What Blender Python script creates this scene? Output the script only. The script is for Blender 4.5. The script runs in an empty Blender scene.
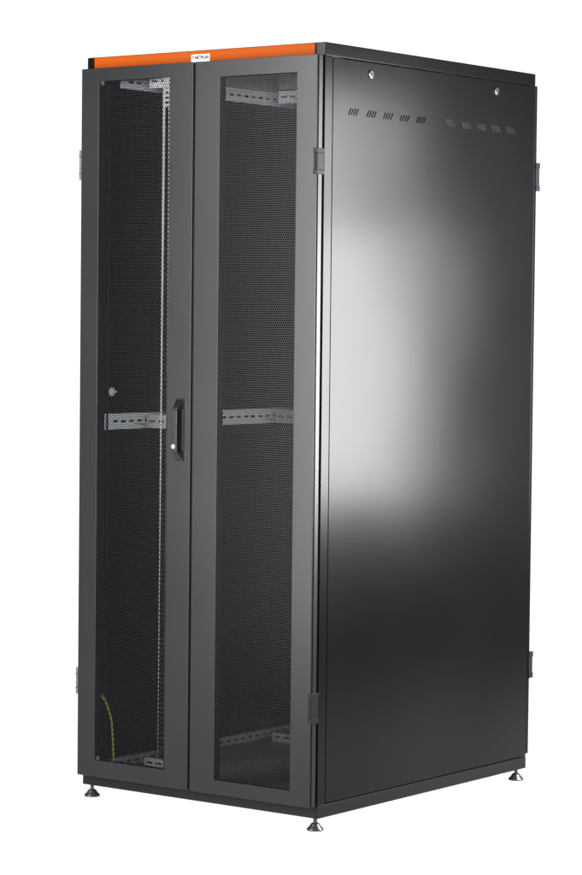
import bpy, bmesh, math, random
from mathutils import Vector, Euler
random.seed(4)
sc = bpy.context.scene
COL = sc.collection
W, D, H = 0.788, 0.998, 2.0        # cabinet width, depth, height in metres
Z0 = 0.045                         # underside of the plinth
ZF = 0.012                         # floor level
ROOT = Vector((W/2, D/2, ZF))

# ------------------------------------------------------------------ materials
def new_mat(name):
    m = bpy.data.materials.new(name); m.use_nodes = True
    nt = m.node_tree
    return m, nt, nt.nodes['Principled BSDF']

def powder(name, col, rough, spec=0.5, bump=0.06, scale=900, var=0.15, metallic=0.0, wave=0.0):
    """powder coated / painted sheet steel: fine orange peel, faint broad unevenness"""
    m, nt, b = new_mat(name)
    N, L = nt.nodes, nt.links
    tc = N.new('ShaderNodeTexCoord')
    n1 = N.new('ShaderNodeTexNoise'); n1.inputs['Scale'].default_value = scale; n1.inputs['Detail'].default_value = 2
    L.new(tc.outputs['Object'], n1.inputs['Vector'])
    bp = N.new('ShaderNodeBump'); bp.inputs['Strength'].default_value = bump; bp.inputs['Distance'].default_value = 0.0006
    L.new(n1.outputs['Fac'], bp.inputs['Height']); L.new(bp.outputs['Normal'], b.inputs['Normal'])
    if wave:      # gentle unevenness of large sheet metal
        n3 = N.new('ShaderNodeTexNoise'); n3.inputs['Scale'].default_value = 2.2; n3.inputs['Detail'].default_value = 0
        L.new(tc.outputs['Object'], n3.inputs['Vector'])
        b2 = N.new('ShaderNodeBump'); b2.inputs['Strength'].default_value = 1.0; b2.inputs['Distance'].default_value = wave
        L.new(n3.outputs['Fac'], b2.inputs['Height']); L.new(b2.outputs['Normal'], bp.inputs['Normal'])
    n2 = N.new('ShaderNodeTexNoise'); n2.inputs['Scale'].default_value = 4; n2.inputs['Detail'].default_value = 2
    L.new(tc.outputs['Object'], n2.inputs['Vector'])
    mr = N.new('ShaderNodeMapRange')
    mr.inputs['To Min'].default_value = rough*(1-var*0.4); mr.inputs['To Max'].default_value = rough*(1+var*0.4)
    L.new(n2.outputs['Fac'], mr.inputs['Value']); L.new(mr.outputs['Result'], b.inputs['Roughness'])
    mx = N.new('ShaderNodeMixRGB'); mx.blend_type = 'MIX'
    c = Vector(col)
    mx.inputs['Color1'].default_value = (*(c*(1-var)), 1); mx.inputs['Color2'].default_value = (*(c*(1+var)), 1)
    L.new(n2.outputs['Fac'], mx.inputs['Fac']); L.new(mx.outputs['Color'], b.inputs['Base Color'])
    b.inputs['Specular IOR Level'].default_value = spec
    b.inputs['Metallic'].default_value = metallic
    return m

M = {}
M['paint'] = powder('black_powder_coat', (0.0028, 0.0028, 0.0031), 0.25, 0.115, bump=0.03, wave=0.008)
M['door'] = powder('charcoal_powder_coat', (0.0085, 0.0088, 0.0095), 0.33, 0.23, wave=0.004)
M['mesh'] = powder('black_perforated_steel', (0.0045, 0.0040, 0.0060), 0.36, 0.26, bump=0)
M['plinth'] = powder('black_plinth_paint', (0.006, 0.005, 0.004), 0.40, 0.16)
M['orange'] = powder('orange_lacquer', (0.215, 0.036, 0.0005), 0.5, 0.06, var=0.03)
M['galv'] = powder('galvanised_steel', (0.74, 0.77, 0.80), 0.38, 0.5, scale=180, bump=0.1, var=0.08)
M['inner'] = powder('interior_black_paint', (0.012, 0.012, 0.014), 0.5, 0.4)
M['plastic'] = powder('grey_black_plastic', (0.010, 0.010, 0.011), 0.40, 0.09, bump=0.02)
M['handle'] = powder('handle_black_plastic', (0.006, 0.006, 0.006), 0.28, 0.4, bump=0.02)
M['hinge_light'] = powder('satin_zinc_hinge', (0.09, 0.09, 0.09), 0.34, 0.5, metallic=0.4)
M['key_metal'] = powder('satin_nickel', (0.17, 0.17, 0.165), 0.5, 0.5, bump=0.0, var=0.05)
M['tray'] = powder('grey_tray_paint', (0.06, 0.06, 0.065), 0.4, 0.5)
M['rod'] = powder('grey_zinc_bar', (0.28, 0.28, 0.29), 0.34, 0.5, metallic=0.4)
M['chrome'] = powder('nickel_plated', (0.13, 0.128, 0.12), 0.30, 0.5, bump=0.0, metallic=1.0, var=0.05)
M['foot'] = powder('dark_zinc_foot', (0.055, 0.052, 0.048), 0.30, 0.5, bump=0.02, metallic=0.7)
M['label'] = powder('white_label', (0.45, 0.45, 0.46), 0.35, 0.4, bump=0, var=0.02)
M['ink'] = powder('dark_ink', (0.03, 0.03, 0.035), 0.5, 0.3, bump=0)
M['redink'] = powder('red_ink', (0.55, 0.03, 0.03), 0.5, 0.3, bump=0)

def cable_mat():
    m, nt, b = new_mat('yellow_green_insulation')
    N, L = nt.nodes, nt.links
    tc = N.new('ShaderNodeTexCoord')
    w = N.new('ShaderNodeTexWave'); w.wave_type = 'BANDS'; w.bands_direction = 'Z'
    w.inputs['Scale'].default_value = 22
    L.new(tc.outputs['Object'], w.inputs['Vector'])
    r = N.new('ShaderNodeValToRGB'); r.color_ramp.interpolation = 'CONSTANT'
    r.color_ramp.elements[0].color = (0.20, 0.22, 0.03, 1)
    r.color_ramp.elements[1].position = 0.35; r.color_ramp.elements[1].color = (0.55, 0.45, 0.06, 1)
    L.new(w.outputs['Fac'], r.inputs['Fac']); L.new(r.outputs['Color'], b.inputs['Base Color'])
    b.inputs['Roughness'].default_value = 0.4
    return m
M['cable'] = cable_mat()

# ------------------------------------------------------------------ mesh helpers
def link(name, me, mat, parent, bevel=0.0, seg=2, smooth=False):
    """link mesh data given in cabinet coordinates as a part of the cabinet"""
    me.transform(__import__('mathutils').Matrix.Translation(-ROOT))
    me.name = name
    o = bpy.data.objects.new(name, me); COL.objects.link(o)
    o.parent = parent
    if mat: me.materials.clear(); me.materials.append(M[mat])
    if bevel:
        b = o.modifiers.new('edge', 'BEVEL'); b.width = bevel; b.segments = seg; b.limit_method = 'ANGLE'
        b.angle_limit = math.radians(35); b.harden_normals = True
        smooth = True
    if smooth:
        for p in me.polygons: p.use_smooth = True
        if not bevel:
            me.set_sharp_from_angle(angle=math.radians(35))
    return o

def bm_box(bm, x0, x1, y0, y1, z0, z1):
    v = [bm.verts.new(p) for p in ((x0,y0,z0),(x1,y0,z0),(x1,y1,z0),(x0,y1,z0),(x0,y0,z1),(x1,y0,z1),(x1,y1,z1),(x0,y1,z1))]
    for f in ((0,3,2,1),(4,5,6,7),(0,1,5,4),(1,2,6,5),(2,3,7,6),(3,0,4,7)):
        bm.faces.new([v[i] for i in f])

def boxes(name, lst, mat, parent, bevel=0.0, seg=2):
    bm = bmesh.new()
    for b in lst: bm_box(bm, *b)
    me = bpy.data.meshes.new(name); bm.to_mesh(me); bm.free()
    return link(name, me, mat, parent, bevel, seg)

def ring_plate(bm, ox0, ox1, oz0, oz1, ix0, ix1, iz0, iz1, y0, y1):
    """rectangular plate (x-z) with one rectangular window, from y0 (front) to y1"""
    def rect(x0, x1, z0, z1, y): return [bm.verts.new(p) for p in ((x0,y,z0),(x1,y,z0),(x1,y,z1),(x0,y,z1))]
    of, inf = rect(ox0, ox1, oz0, oz1, y0), rect(ix0, ix1, iz0, iz1, y0)
    ob, inb = rect(ox0, ox1, oz0, oz1, y1), rect(ix0, ix1, iz0, iz1, y1)
    for i in range(4):
        j = (i+1) % 4
        bm.faces.new((of[i], of[j], inf[j], inf[i]))
        bm.faces.new((ob[j], ob[i], inb[i], inb[j]))
        bm.faces.new((of[j], of[i], ob[i], ob[j]))
        bm.faces.new((inf[i], inf[j], inb[j], inb[i]))

def cut_sheet(outline, holes, thick):
    """flat sheet with holes (lists of 2-d points), centred on z=0 of its own plane"""
    cu = bpy.data.curves.new('sheet_outline', 'CURVE'); cu.dimensions = '2D'; cu.fill_mode = 'BOTH'
    cu.extrude = thick/2
    for pts in [outline] + holes:
        s = cu.splines.new('POLY'); s.points.add(len(pts)-1)
        for p, (a, b) in zip(s.points, pts): p.co = (a, b, 0, 1)
        s.use_cyclic_u = True
    ob = bpy.data.objects.new('sheet_outline', cu); COL.objects.link(ob)
    bpy.context.view_layer.update()
    me = bpy.data.meshes.new_from_object(ob.evaluated_get(bpy.context.evaluated_depsgraph_get()))
    bpy.data.objects.remove(ob); bpy.data.curves.remove(cu)
    bm = bmesh.new(); bm.from_mesh(me)
    bmesh.ops.remove_doubles(bm, verts=bm.verts, dist=1e-6)
    bmesh.ops.recalc_face_normals(bm, faces=bm.faces)
    bm.to_mesh(me); bm.free()
    return me

def rectpts(a0, a1, b0, b1): return [(a0,b0),(a1,b0),(a1,b1),(a0,b1)]
def slotpts(ac, bc, la, lb):      # rounded slot, long axis a
    r = lb/2; pts = []
    for k in range(7): t = -math.pi/2 + math.pi*k/6; pts.append((ac+la/2-r+r*math.cos(t), bc+r*math.sin(t)))
    for k in range(7): t = math.pi/2 + math.pi*k/6; pts.append((ac-la/2+r+r*math.cos(t), bc+r*math.sin(t)))
    return pts

def to_plane(me, plane, c):
    for v in me.vertices:
        a, b, t = v.co
        if plane == 'x': v.co = (c+t, a, b)       # sheet in the y-z plane
        elif plane == 'y': v.co = (a, c-t, b)     # sheet in the x-z plane
    return me

def lathe(prof, n=28, axis='z', c=(0,0,0)):
    """prof: (radius, height) pairs"""
    bm = bmesh.new(); rings = []
    for r, h in prof:
        ring = []
        for k in range(n):
            t = 2*math.pi*k/n; a, b = r*math.cos(t), r*math.sin(t)
            p = {'z': (a, b, h), 'x': (h, a, b), 'y': (a, -h, b)}[axis]
            ring.append(bm.verts.new(Vector(p)+Vector(c)))
        rings.append(ring)
    for r0, r1 in zip(rings, rings[1:]):
        for k in range(n): bm.faces.new((r0[k], r0[(k+1)%n], r1[(k+1)%n], r1[k]))
    bm.faces.new(rings[0][::-1]); bm.faces.new(rings[-1])
    bmesh.ops.recalc_face_normals(bm, faces=bm.faces)
    me = bpy.data.meshes.new('turned'); bm.to_mesh(me); bm.free()
    return me

def merge(mes):
    bm = bmesh.new()
    for m in mes: bm.from_mesh(m); bpy.data.meshes.remove(m)
    me = bpy.data.meshes.new('merged'); bm.to_mesh(me); bm.free(); return me

def tube(pts, r, n=10):
    bm = bmesh.new(); rings = []
    P = [Vector(p) for p in pts]
    for i, p in enumerate(P):
        d = (P[min(i+1, len(P)-1)]-P[max(i-1, 0)]).normalized()
        a = d.orthogonal().normalized() if i == 0 else (a-d*a.dot(d)).normalized()
        b = d.cross(a)
        rings.append([bm.verts.new(p+r*(a*math.cos(2*math.pi*k/n)+b*math.sin(2*math.pi*k/n))) for k in range(n)])
    for r0, r1 in zip(rings, rings[1:]):
        for k in range(n): bm.faces.new((r0[k], r0[(k+1)%n], r1[(k+1)%n], r1[k]))
    bm.faces.new(rings[0][::-1]); bm.faces.new(rings[-1])
    me = bpy.data.meshes.new('tube'); bm.to_mesh(me); bm.free(); return me

def smooth_path(keys, n=40):
    out = []
    K = [Vector(k) for k in keys]; K = [2*K[0]-K[1]] + K + [2*K[-1]-K[-2]]
    for i in range(1, len(K)-2):
        for s in range(n//(len(K)-3)):
            t = s/(n//(len(K)-3)); a, b, c, d = K[i-1:i+3]
            out.append(0.5*((2*b)+(c-a)*t+(2*a-5*b+4*c-d)*t*t+(3*b-a-3*c+d)*t**3))
    out.append(K[-2]); return out

# ------------------------------------------------------------------ the cabinet
root = bpy.data.objects.new('server_cabinet', None); COL.objects.link(root)
root.location = ROOT
root['label'] = 'tall black server rack cabinet with two mesh front doors and orange top strip'
root['category'] = 'server cabinet'

P = 0.033       # corner post section
ZT = 1.9665     # underside of the roof cap
# welded frame: corner posts, top and bottom beams, slotted inner faces of the front posts
fr = []
for x0 in (0.001, W-0.001-P):
    for y0 in (0.0, D-P): fr.append((x0, x0+P, y0, y0+P, Z0+0.0335, ZT-0.0005))
fr += [(0.035, W-0.035, 0.004, 0.030, ZT-0.010, ZT-0.001), (0.035, W-0.035, D-0.030, D-0.004, ZT-0.030, ZT-0.001)]
frame = boxes('frame', fr, 'paint', root, bevel=0.0012)
for side, x in ((0, 0.0365), (1, W-0.0365)):
    holes = [rectpts(0.036, 0.045, z, z+0.098) for z in [0.14+0.115*k for k in range(15)]]
    me = to_plane(cut_sheet(rectpts(0.0335, 0.052, 0.09, 1.93), holes, 0.0015), 'x', x)
    link('post_flange', me, 'inner', root)

# plinth: folded bottom tray
boxes('plinth', [(0, W, 0, D, Z0, Z0+0.033)], 'plinth', root, bevel=0.0015)
boxes('base_tray', [(0.036, W-0.036, 0.034, D-0.034, Z0+0.0335, Z0+0.0345)], 'tray', root)
# roof cap with folded lip
cap = boxes('roof', [(-0.0003, W+0.0003, 0, D, ZT, H)], 'paint', root, bevel=0.0022, seg=3)

# orange trim along the front edge of the roof, with its name plate
trim = boxes('trim_strip', [(0.0278, 0.7576, -0.0042, -0.0002, ZT+0.0012, H-0.0016)], 'orange', root, bevel=0.0012)
lx0, lx1, lz0, lz1 = 0.3605, 0.4215, 1.9688, 1.9892
boxes('name_plate', [(lx0, lx1, -0.0050, -0.0041, lz0, lz1)], 'label', trim, bevel=0.0003)
boxes('plate_mark', [(0.3645, 0.3705, -0.0056, -0.0049, 1.9795, 1.9850)], 'redink', trim)
cu = bpy.data.curves.new('lettering', 'FONT'); cu.body = 'NETPLAN'; cu.size = 0.0118; cu.extrude = 0.0003; cu.offset = 0.0006
cu.space_character = 1.02
t = bpy.data.objects.new('lettering', cu); COL.objects.link(t); bpy.context.view_layer.update()
me = bpy.data.meshes.new_from_object(t.evaluated_get(bpy.context.evaluated_depsgraph_get()))
bpy.data.objects.remove(t)
wx = max(v.co.x for v in me.vertices)
for v in me.vertices:
    x, z, e = v.co
    v.co = (0.3725 + x*(0.0465/wx), -0.0053-e, 1.9770+z)
link('lettering', me, 'ink', trim)

# side panels: vent slits punched in two groups, two locks
def side_panel(xc, out):
    pan = (0.0355, 0.9665, Z0+0.0355, ZT-0.0025)
    holes = []
    for gi, yc in enumerate(() if out < 0 else (0.124, 0.203, 0.2785, 0.354, 0.4295, 0.573, 0.6505, 0.7245, 0.798, 0.872)):
        lean = 0.0052 if gi < 5 else -0.0052
        for k in range(4):
            y = yc + (k-1.5)*0.0108; h = 0.0085; w = 0.0021
            holes.append([(y-w-lean, 1.8342-h), (y+w-lean, 1.8342-h), (y+w+lean, 1.8342+h), (y-w+lean, 1.8342+h)])
    me = to_plane(cut_sheet(rectpts(pan[0], pan[1], pan[2], pan[3]), holes, 0.0014), 'x', xc)
    p = link('side_panel', me, 'paint', root, bevel=0.0005, seg=1)
    # folded edges of the panel
    s = xc - out*0.0085
    a, b = sorted((s, xc-out*0.0008))
    me2 = bmesh.new(); 
    for y0, y1 in ((pan[0], pan[0]+0.0012), (pan[1]-0.0012, pan[1])): bm_box(me2, a, b, y0, y1, pan[2]+0.001, pan[3]-0.001)
    for z0, z1 in ((pan[2], pan[2]+0.0012), (pan[3]-0.0012, pan[3])): bm_box(me2, a, b, pan[0]+0.0013, pan[1]-0.0013, z0, z1)
    m = bpy.data.meshes.new('panel_fold'); me2.to_mesh(m); me2.free()
    link('panel_fold', m, 'paint', p)
    if out > 0:     # grey strip added so the rear group of vents looks lit
        boxes('vent_bright_strip', [(xc-0.0040, xc-0.0030, 0.545, 0.900, 1.815, 1.853)], 'rod', p)
    # quarter turn locks
    for yl, zl in ((0.1990, 1.9350), (0.7975, 1.9378)):
        x0 = xc + out*0.0007
        prof = [(0.0118, x0), (0.0118, x0+out*0.0016), (0.0104, x0+out*0.0032), (0.0078, x0+out*0.0036), (0.0074, x0+out*0.0024),
                (0.0040, x0+out*0.0024), (0.0034, x0+out*0.0050), (0.0008, x0+out*0.0054)]
        lk = link('panel_lock', lathe(prof, 30, 'x', (0, yl, zl)), 'chrome', p, smooth=True)
        bm = bmesh.new()
        bm_box(bm, *sorted((x0+out*0.0046, x0+out*0.0060)), yl-0.0012, yl+0.0012, zl-0.0045, zl+0.0045)
        m = bpy.data.meshes.new('key_slot'); bm.to_mesh(m); bm.free()
        # key slot is part of the lock's own mesh
        for v in m.vertices: v.co -= ROOT
        bm = bmesh.new(); bm.from_mesh(lk.data); bm.from_mesh(m)
        bm.to_mesh(lk.data); bm.free(); bpy.data.meshes.remove(m)
    return p
side_panel(W-0.0017, 1)
side_panel(0.0017, -1)

# ------------------------------------------------------------------ doors
YF, YB = -0.0325, -0.0078
ZD0, ZD1 = 0.0765, 1.9668
def perforated(name, x0, x1, z0, z1, y, parent, pitch=0.00655, wall=0.00100, t=0.0012):
    """steel sheet punched with a staggered field of hexagonal holes"""
    R = pitch/math.sqrt(3); ri = R-wall/math.sqrt(3)*1.0
    ang = [math.radians(30+60*k) for k in range(6)]
    co, si = [math.cos(a) for a in ang], [math.sin(a) for a in ang]
    rows = int((z1-z0)/(1.5*R)); cols = int((x1-x0)/pitch)
    # fit rows/cols exactly
    sx = (x1-x0)/(cols*pitch); sz = (z1-z0)/(rows*1.5*R)
    V, Fc = [], []
    for r in range(rows+1):
        for c in range(cols+1):
            cx = x0 + sx*pitch*(c + (0.5 if r & 1 else 0)) - sx*pitch*0.25
            cz = z0 + sz*1.5*R*r
            if cx > x1+0.001: continue
            n = len(V)
            for yy in (y, y+t):
                for rad in (R, ri):
                    for k in range(6): V.append((cx+sx*rad*co[k], yy, cz+sz*rad*si[k]))
            for k in range(6):
                j = (k+1) % 6
                Fc.append((n+k, n+j, n+6+j, n+6+k))
                Fc.append((n+12+j, n+12+k, n+18+k, n+18+j))
                Fc.append((n+6+k, n+6+j, n+18+j, n+18+k))
    me = bpy.data.meshes.new(name); me.from_pydata(V, [], Fc); me.update()
    return link(name, me, 'mesh', parent)

def door(x0, x1, wx0, wx1, wz0, wz1):
    bm = bmesh.new()
    # folded leaf: front skin, narrow shadow groove round its edge, then the box section behind
    g = 0.0080
    prof = [(0, YF), (0, YF+0.0034), (g, YF+0.0034), (g, YF+0.0082), (0, YF+0.0082), (0, YB)]
    rings = [[bm.verts.new(p) for p in ((x0+i, y, ZD0+i), (x1-i, y, ZD0+i), (x1-i, y, ZD1-i), (x0+i, y, ZD1-i))] for i, y in prof]
    inner = [[bm.verts.new(p) for p in ((wx0, y, wz0), (wx1, y, wz0), (wx1, y, wz1), (wx0, y, wz1))] for y in (YF, YB)]
    for k in range(4):
        j = (k+1) % 4
        for ra, rb in zip(rings, rings[1:]): bm.faces.new((ra[j], ra[k], rb[k], rb[j]))
        bm.faces.new((rings[0][k], rings[0][j], inner[0][j], inner[0][k]))
        bm.faces.new((rings[-1][j], rings[-1][k], inner[1][k], inner[1][j]))
        bm.faces.new((inner[0][k], inner[0][j], inner[1][j], inner[1][k]))
    bmesh.ops.recalc_face_normals(bm, faces=bm.faces)
    me = bpy.data.meshes.new('front_door'); bm.to_mesh(me); bm.free()
    d = link('front_door', me, 'door', root, bevel=0.0012, seg=3)
    perforated('perforated_panel', wx0-0.003, wx1+0.003, wz0-0.003, wz1+0.003, YF+0.0016, d)
    return d
doorA = door(0.0085, 0.3900, 0.0700, 0.3110, 0.122, 1.932)
doorB = door(0.3972, 0.7862, 0.4785, 0.7230, 0.114, 1.925)

# closing rod and sheet clips behind the mesh of the leaf that carries the handle
hs = []
z = 0.125
while z < 1.93:
    hs.append(slotpts(0.2940, z, 0.0120, 0.0055)); z += 0.0131
link('locking_bar', to_plane(cut_sheet(rectpts(0.2800, 0.3060, 0.105, 1.945), hs, 0.0016), 'y', -0.0205), 'rod', doorA)
for z in (0.128, 1.9265):
    boxes('mesh_clip', [(0.0720, 0.0830, -0.0285, -0.0265, z-0.005, z+0.005)], 'hinge_light', doorA, bevel=0.0008)

# hinges
def hinge(cx, outx, z0, z1, parent, light, yb):
    """wrap-round hinge: two knuckles and a recessed pin barrel"""
    zc = (z1-z0)
    x0, x1 = sorted((cx, outx))
    yf = YF-0.0024
    k = 0.17*zc
    lst = [(x0, x1, yf, yb, z0, z0+k), (x0, x1, yf, yb, z1-k, z1), (x0+0.0008, x1-0.0015, yf+0.0014, yb-0.001, z0+k, z1-k)]
    h = boxes('hinge', lst, 'plastic', parent, bevel=0.0009)
    me = lathe([(0.0042, z0+k), (0.0042, z1-k)], 16, 'z', ((x0+x1)/2+0.0012, yf+0.0035, 0))
    link('hinge_pin', me, 'plastic', parent, smooth=True)
    return h
for z0, z1 in ((1.6695, 1.7345), (0.2885, 0.3665)):
    hinge(0.7775, 0.7905, z0, z1, doorB, False, -0.0022)
for z0, z1 in ((1.6735, 1.7530), (0.2930, 0.3640)):
    h = boxes('hinge', [(-0.0062, 0.0012, -0.0240, -0.0120, z0, z1), (-0.0030, 0.0080, -0.0200, -0.0130, z0+0.002, z1-0.002)],
              'hinge_light', doorA, bevel=0.001)
    for z in (z0+0.016, z1-0.018): boxes('hinge_seam', [(-0.0066, 0.0004, -0.0246, -0.0230, z, z+0.0022)], 'plastic', doorA)

# swing handle: dished escutcheon with lit chamfers, lever and lock cylinder
def prism(bm, quad_a, quad_b):
    va = [bm.verts.new(p) for p in quad_a]; vb = [bm.verts.new(p) for p in quad_b]
    n = len(va)
    bm.faces.new(va); bm.faces.new(vb[::-1])
    for i in range(n): bm.faces.new((va[i], vb[i], vb[(i+1)%n], va[(i+1)%n]))
bm = bmesh.new()
hx0, hx1, hz0, hz1 = 0.3415, 0.3700, 0.9360, 1.0990
bm_box(bm, hx0, hx1, YF-0.0030, YF+0.001, hz0, hz1)
bmesh.ops.recalc_face_normals(bm, faces=bm.faces)
me = bpy.data.meshes.new('handle_plate'); bm.to_mesh(me); bm.free()
link('handle_plate', me, 'plastic', doorA, bevel=0.002, seg=3)
bm = bmesh.new()
yp = YF-0.0028
# end wedges rising from the plate to the lever
for za, zb, s in ((1.0960, 1.0740, 1), (0.9390, 0.9580, -1)):
    prism(bm, [(hx0+0.003, yp, za), (hx1-0.001, yp, za), (hx1-0.010, yp-0.016, zb), (hx0+0.004, yp-0.016, zb)],
              [(hx0+0.003, yp, zb-s*0.004), (hx1-0.001, yp, zb-s*0.004), (hx1-0.010, yp-0.0155, zb-s*0.004), (hx0+0.004, yp-0.0155, zb-s*0.004)])
bm_box(bm, hx0+0.004, hx1-0.010, yp-0.0165, yp-0.006, 0.9620, 1.0700)
bmesh.ops.recalc_face_normals(bm, faces=bm.faces)
me = bpy.data.meshes.new('handle'); bm.to_mesh(me); bm.free()
link('handle', me, 'handle', doorA, bevel=0.0014, seg=3)
yl = -(yp-0.0163)
link('lock_cylinder', lathe([(0.0068, yl), (0.0068, yl+0.0022), (0.0058, yl+0.0032), (0.0012, yl+0.0034)], 28, 'y', (0.3505, 0, 0.9740)),
     'key_metal', doorA, smooth=True)

# rear door with its hinges
rear = boxes('rear_door', [(0.004, W-0.003, D+0.0040, D+0.0165, 0.0850, ZT+0.001)], 'paint', root, bevel=0.0015)
for z0, z1 in ((1.6745, 1.7530), (0.3000, 0.3745)):
    for x in (W-0.010, -0.002):
        boxes('rear_hinge', [(x, x+0.012, D+0.0080, D+0.0285, z0, z0+0.015), (x, x+0.012, D+0.0080, D+0.0285, z1-0.015, z1),
                             (x+0.001, x+0.0108, D+0.0080, D+0.0270, z0+0.015, z1-0.015)], 'plastic', rear, bevel=0.0009)

# ------------------------------------------------------------------ interior
# slotted side braces of bare steel
def brace(xc, ya, yb, za, zb):
    zc = (za+zb)/2; holes = []
    y = ya+0.045
    while y < yb-0.03:
        holes.append(slotpts(y, zc, 0.022, 0.0060)); y += 0.034
    me = to_plane(cut_sheet(rectpts(ya, yb, za, zb), holes, 0.0016), 'x', xc)
    return me
for xc, s in ((0.030, 1), (W-0.030, -1)):
    for za, zb, ya in ((1.0045, 1.0470, 0.045), (1.9260, 1.9645, 0.10), (0.0790, 0.1040, 0.045)):
        m1 = brace(xc, ya, D-0.045, za, zb)
        bm = bmesh.new()
        bm_box(bm, *sorted((xc-s*0.0009, xc-s*0.016)), ya, D-0.045, zb-0.0016, zb)
        m2 = bpy.data.meshes.new('lip'); bm.to_mesh(m2); bm.free()
        link('side_brace', merge([m1, m2]), 'rod' if za < 0.5 else 'galv', root)  # bottom braces get a darker grey in place of dimmer light
# rail brackets: short slotted plates from brace to rail
for yb in (0.165, 0.745):
    for s in (1, -1):
        for za, zb in ((1.0075, 1.0450), (1.928, 1.9642), (0.079, 0.105)):
            a, b = (0.078, 0.1465) if s == 1 else (W-0.1465, W-0.078)
            hs = [slotpts((a+b)/2-0.015, (za+zb)/2, 0.022, 0.006), slotpts((a+b)/2+0.017, (za+zb)/2, 0.022, 0.006)]
            m1 = to_plane(cut_sheet(rectpts(a, b, za, zb), hs, 0.0016), 'y', yb)
            bm = bmesh.new()
            xa = 0.0312 if s == 1 else W-0.078
            bm_box(bm, xa, xa+0.0468, yb+0.001, yb+0.030, za+0.010, za+0.0116)
            m2 = bpy.data.meshes.new('tab'); bm.to_mesh(m2); bm.free()
            link('rail_bracket', merge([m1, m2]), 'galv' if za > 1.5 else 'rod', root)  # mid and low brackets coloured greyer to look less lit than the top
# nineteen inch rails with square holes
rail_mesh = {}
for yr, back in ((0.163, 1), (0.743, 1)):
    for s in (1, -1):
        a, b = (0.148, 0.170) if s == 1 else (W-0.170, W-0.148)
        cxr = (a+b)/2
        hs = []
        z = 0.115
        while z < 1.92:
            hs.append(rectpts(cxr-0.0045, cxr+0.0045, z-0.0045, z+0.0045)); z += 0.0148
        m1 = to_plane(cut_sheet(rectpts(a, b, 0.0785, 1.9625), hs, 0.0018), 'y', yr)
        bm = bmesh.new()
        xw = a if s == 1 else b-0.0018
        y0, y1 = sorted((yr+back*0.001, yr+back*0.075))
        bm_box(bm, xw, xw+0.0018, y0, y1, 0.079, 1.962)
        m2 = bpy.data.meshes.new('web'); bm.to_mesh(m2); bm.free()
        link('mounting_rail', merge([m1, m2]), 'inner', root)

# earth lead and its stud
cab = tube(smooth_path([(0.034, 0.040, 0.283), (0.038, 0.052, 0.262), (0.040, 0.070, 0.215), (0.040, 0.077, 0.160), (0.040, 0.080, 0.115), (0.040, 0.084, 0.085)], 60), 0.0028)
link('earth_lead', cab, 'cable', root, smooth=True)
boxes('lead_lug', [(0.0315, 0.0345, 0.030, 0.044, 0.278, 0.290)], 'rod', root, bevel=0.001)
st = lathe([(0.013, 0.0385), (0.013, 0.0400), (0.0065, 0.0402), (0.0065, 0.0450), (0.0035, 0.0452), (0.0035, 0.0530)], 6, 'x', (0, 0.064, 1.107))
link('earth_stud', st, 'galv', root)

# levelling feet: threaded stud, nut and pad
for x in (0.0195, W-0.0195):
    for y in (0.0170, D-0.0210):
        prof = [(0.0210, ZF+0.0002), (0.0218, ZF+0.003), (0.0200, ZF+0.0065), (0.0150, ZF+0.0105), (0.0125, ZF+0.0150), (0.0105, ZF+0.0175),
                (0.0072, ZF+0.0195), (0.0050, ZF+0.0200), (0.0050, Z0+0.002)]
        link('levelling_foot', lathe(prof, 32, 'z', (x, y, 0)), 'foot', root, smooth=True)

# ------------------------------------------------------------------ self-lit white surface
def self_lit_white(name, strength):
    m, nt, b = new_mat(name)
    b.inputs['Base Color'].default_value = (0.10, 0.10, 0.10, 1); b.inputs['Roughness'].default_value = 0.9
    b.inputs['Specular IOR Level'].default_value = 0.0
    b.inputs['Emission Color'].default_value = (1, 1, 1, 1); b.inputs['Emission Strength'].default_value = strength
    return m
CAM = Vector((4.67978816, -5.33407397, 1.30240850))
vd = Vector((0.394-CAM.x, 0.5-CAM.y, 0)).normalized(); vr = Vector((vd.y, -vd.x, 0))
base = Vector((0.394, 0.5, ZF))
def pt(a, b, z): q = base + vd*a + vr*b; return (q.x, q.y, z)
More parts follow.
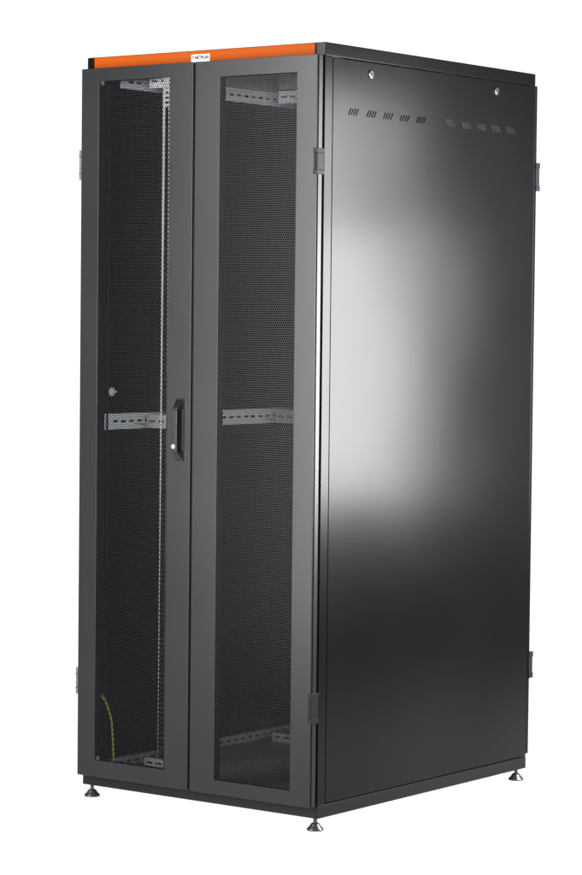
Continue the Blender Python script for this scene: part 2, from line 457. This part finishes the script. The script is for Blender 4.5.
# added glowing sweep: its emission keeps ground and background white, without contact shadows
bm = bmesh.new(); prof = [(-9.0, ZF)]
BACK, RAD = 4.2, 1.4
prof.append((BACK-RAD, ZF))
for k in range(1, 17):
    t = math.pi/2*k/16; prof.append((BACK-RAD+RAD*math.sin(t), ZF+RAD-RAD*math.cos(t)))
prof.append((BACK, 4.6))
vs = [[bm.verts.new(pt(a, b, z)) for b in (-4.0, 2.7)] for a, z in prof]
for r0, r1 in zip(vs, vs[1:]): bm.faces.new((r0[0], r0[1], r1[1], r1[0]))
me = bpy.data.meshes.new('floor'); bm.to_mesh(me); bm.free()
me.materials.append(self_lit_white('self_lit_white_sweep', 1.0))
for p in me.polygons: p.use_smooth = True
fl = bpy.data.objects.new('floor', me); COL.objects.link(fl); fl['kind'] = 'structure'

# ------------------------------------------------------------------ light
world = bpy.data.worlds.new('World'); sc.world = world; world.use_nodes = True
bg = world.node_tree.nodes['Background']; bg.inputs['Color'].default_value = (0.9, 0.95, 1.0, 1); bg.inputs['Strength'].default_value = 0.06

def softbox(name, loc, target, sx, sy, radiance, color=(1,1,1), spread=180):
    l = bpy.data.lights.new(name, 'AREA'); l.shape = 'RECTANGLE'; l.size = sx; l.size_y = sy
    l.energy = radiance*math.pi*sx*sy; l.color = color; l.spread = math.radians(spread)
    o = bpy.data.objects.new(name, l); COL.objects.link(o); o.location = loc
    o.rotation_euler = (Vector(target)-Vector(loc)).to_track_quat('-Z', 'Y').to_euler()
    return o
# tall softbox standing off the right flank; its glow shows in the side panel
softbox('softbox_side', (1.76, 1.20, 1.155), (0.76, 1.20, 1.155), 1.22, 0.90, 39.0)
softbox('added_upper_softbox', (1.80, 1.26, 1.83), (0.78, 1.26, 1.81), 0.92, 0.42, 26.0)  # second source added to carry the panel glow further up
# large softbox in front and to the left; lights the doors
softbox('softbox_front', (-0.24, -2.3, 1.45), (0.50, 0.0, 1.3), 1.15, 2.3, 25.0)
# fill added beside the camera to brighten the interior through the mesh
softbox('added_fill', (4.3, -4.4, 1.55), (0.4, 0.2, 1.2), 0.5, 0.5, 500.0)

# ------------------------------------------------------------------ camera
cd = bpy.data.cameras.new('camera'); cam = bpy.data.objects.new('camera', cd); COL.objects.link(cam)
cam.location = CAM; cam.rotation_euler = Euler((1.52658244, -0.0102962696, 0.642403615), 'XYZ')
cd.sensor_fit = 'VERTICAL'; cd.sensor_height = 24.0; cd.lens = 2630.79434/875*24.0
cd.clip_start = 0.05; cd.clip_end = 200
sc.camera = cam
sc.view_settings.view_transform = 'Standard'; sc.view_settings.look = 'None'
sc.view_settings.exposure = 0.0; sc.view_settings.gamma = 1.0
sc.cycles.max_bounces = 8
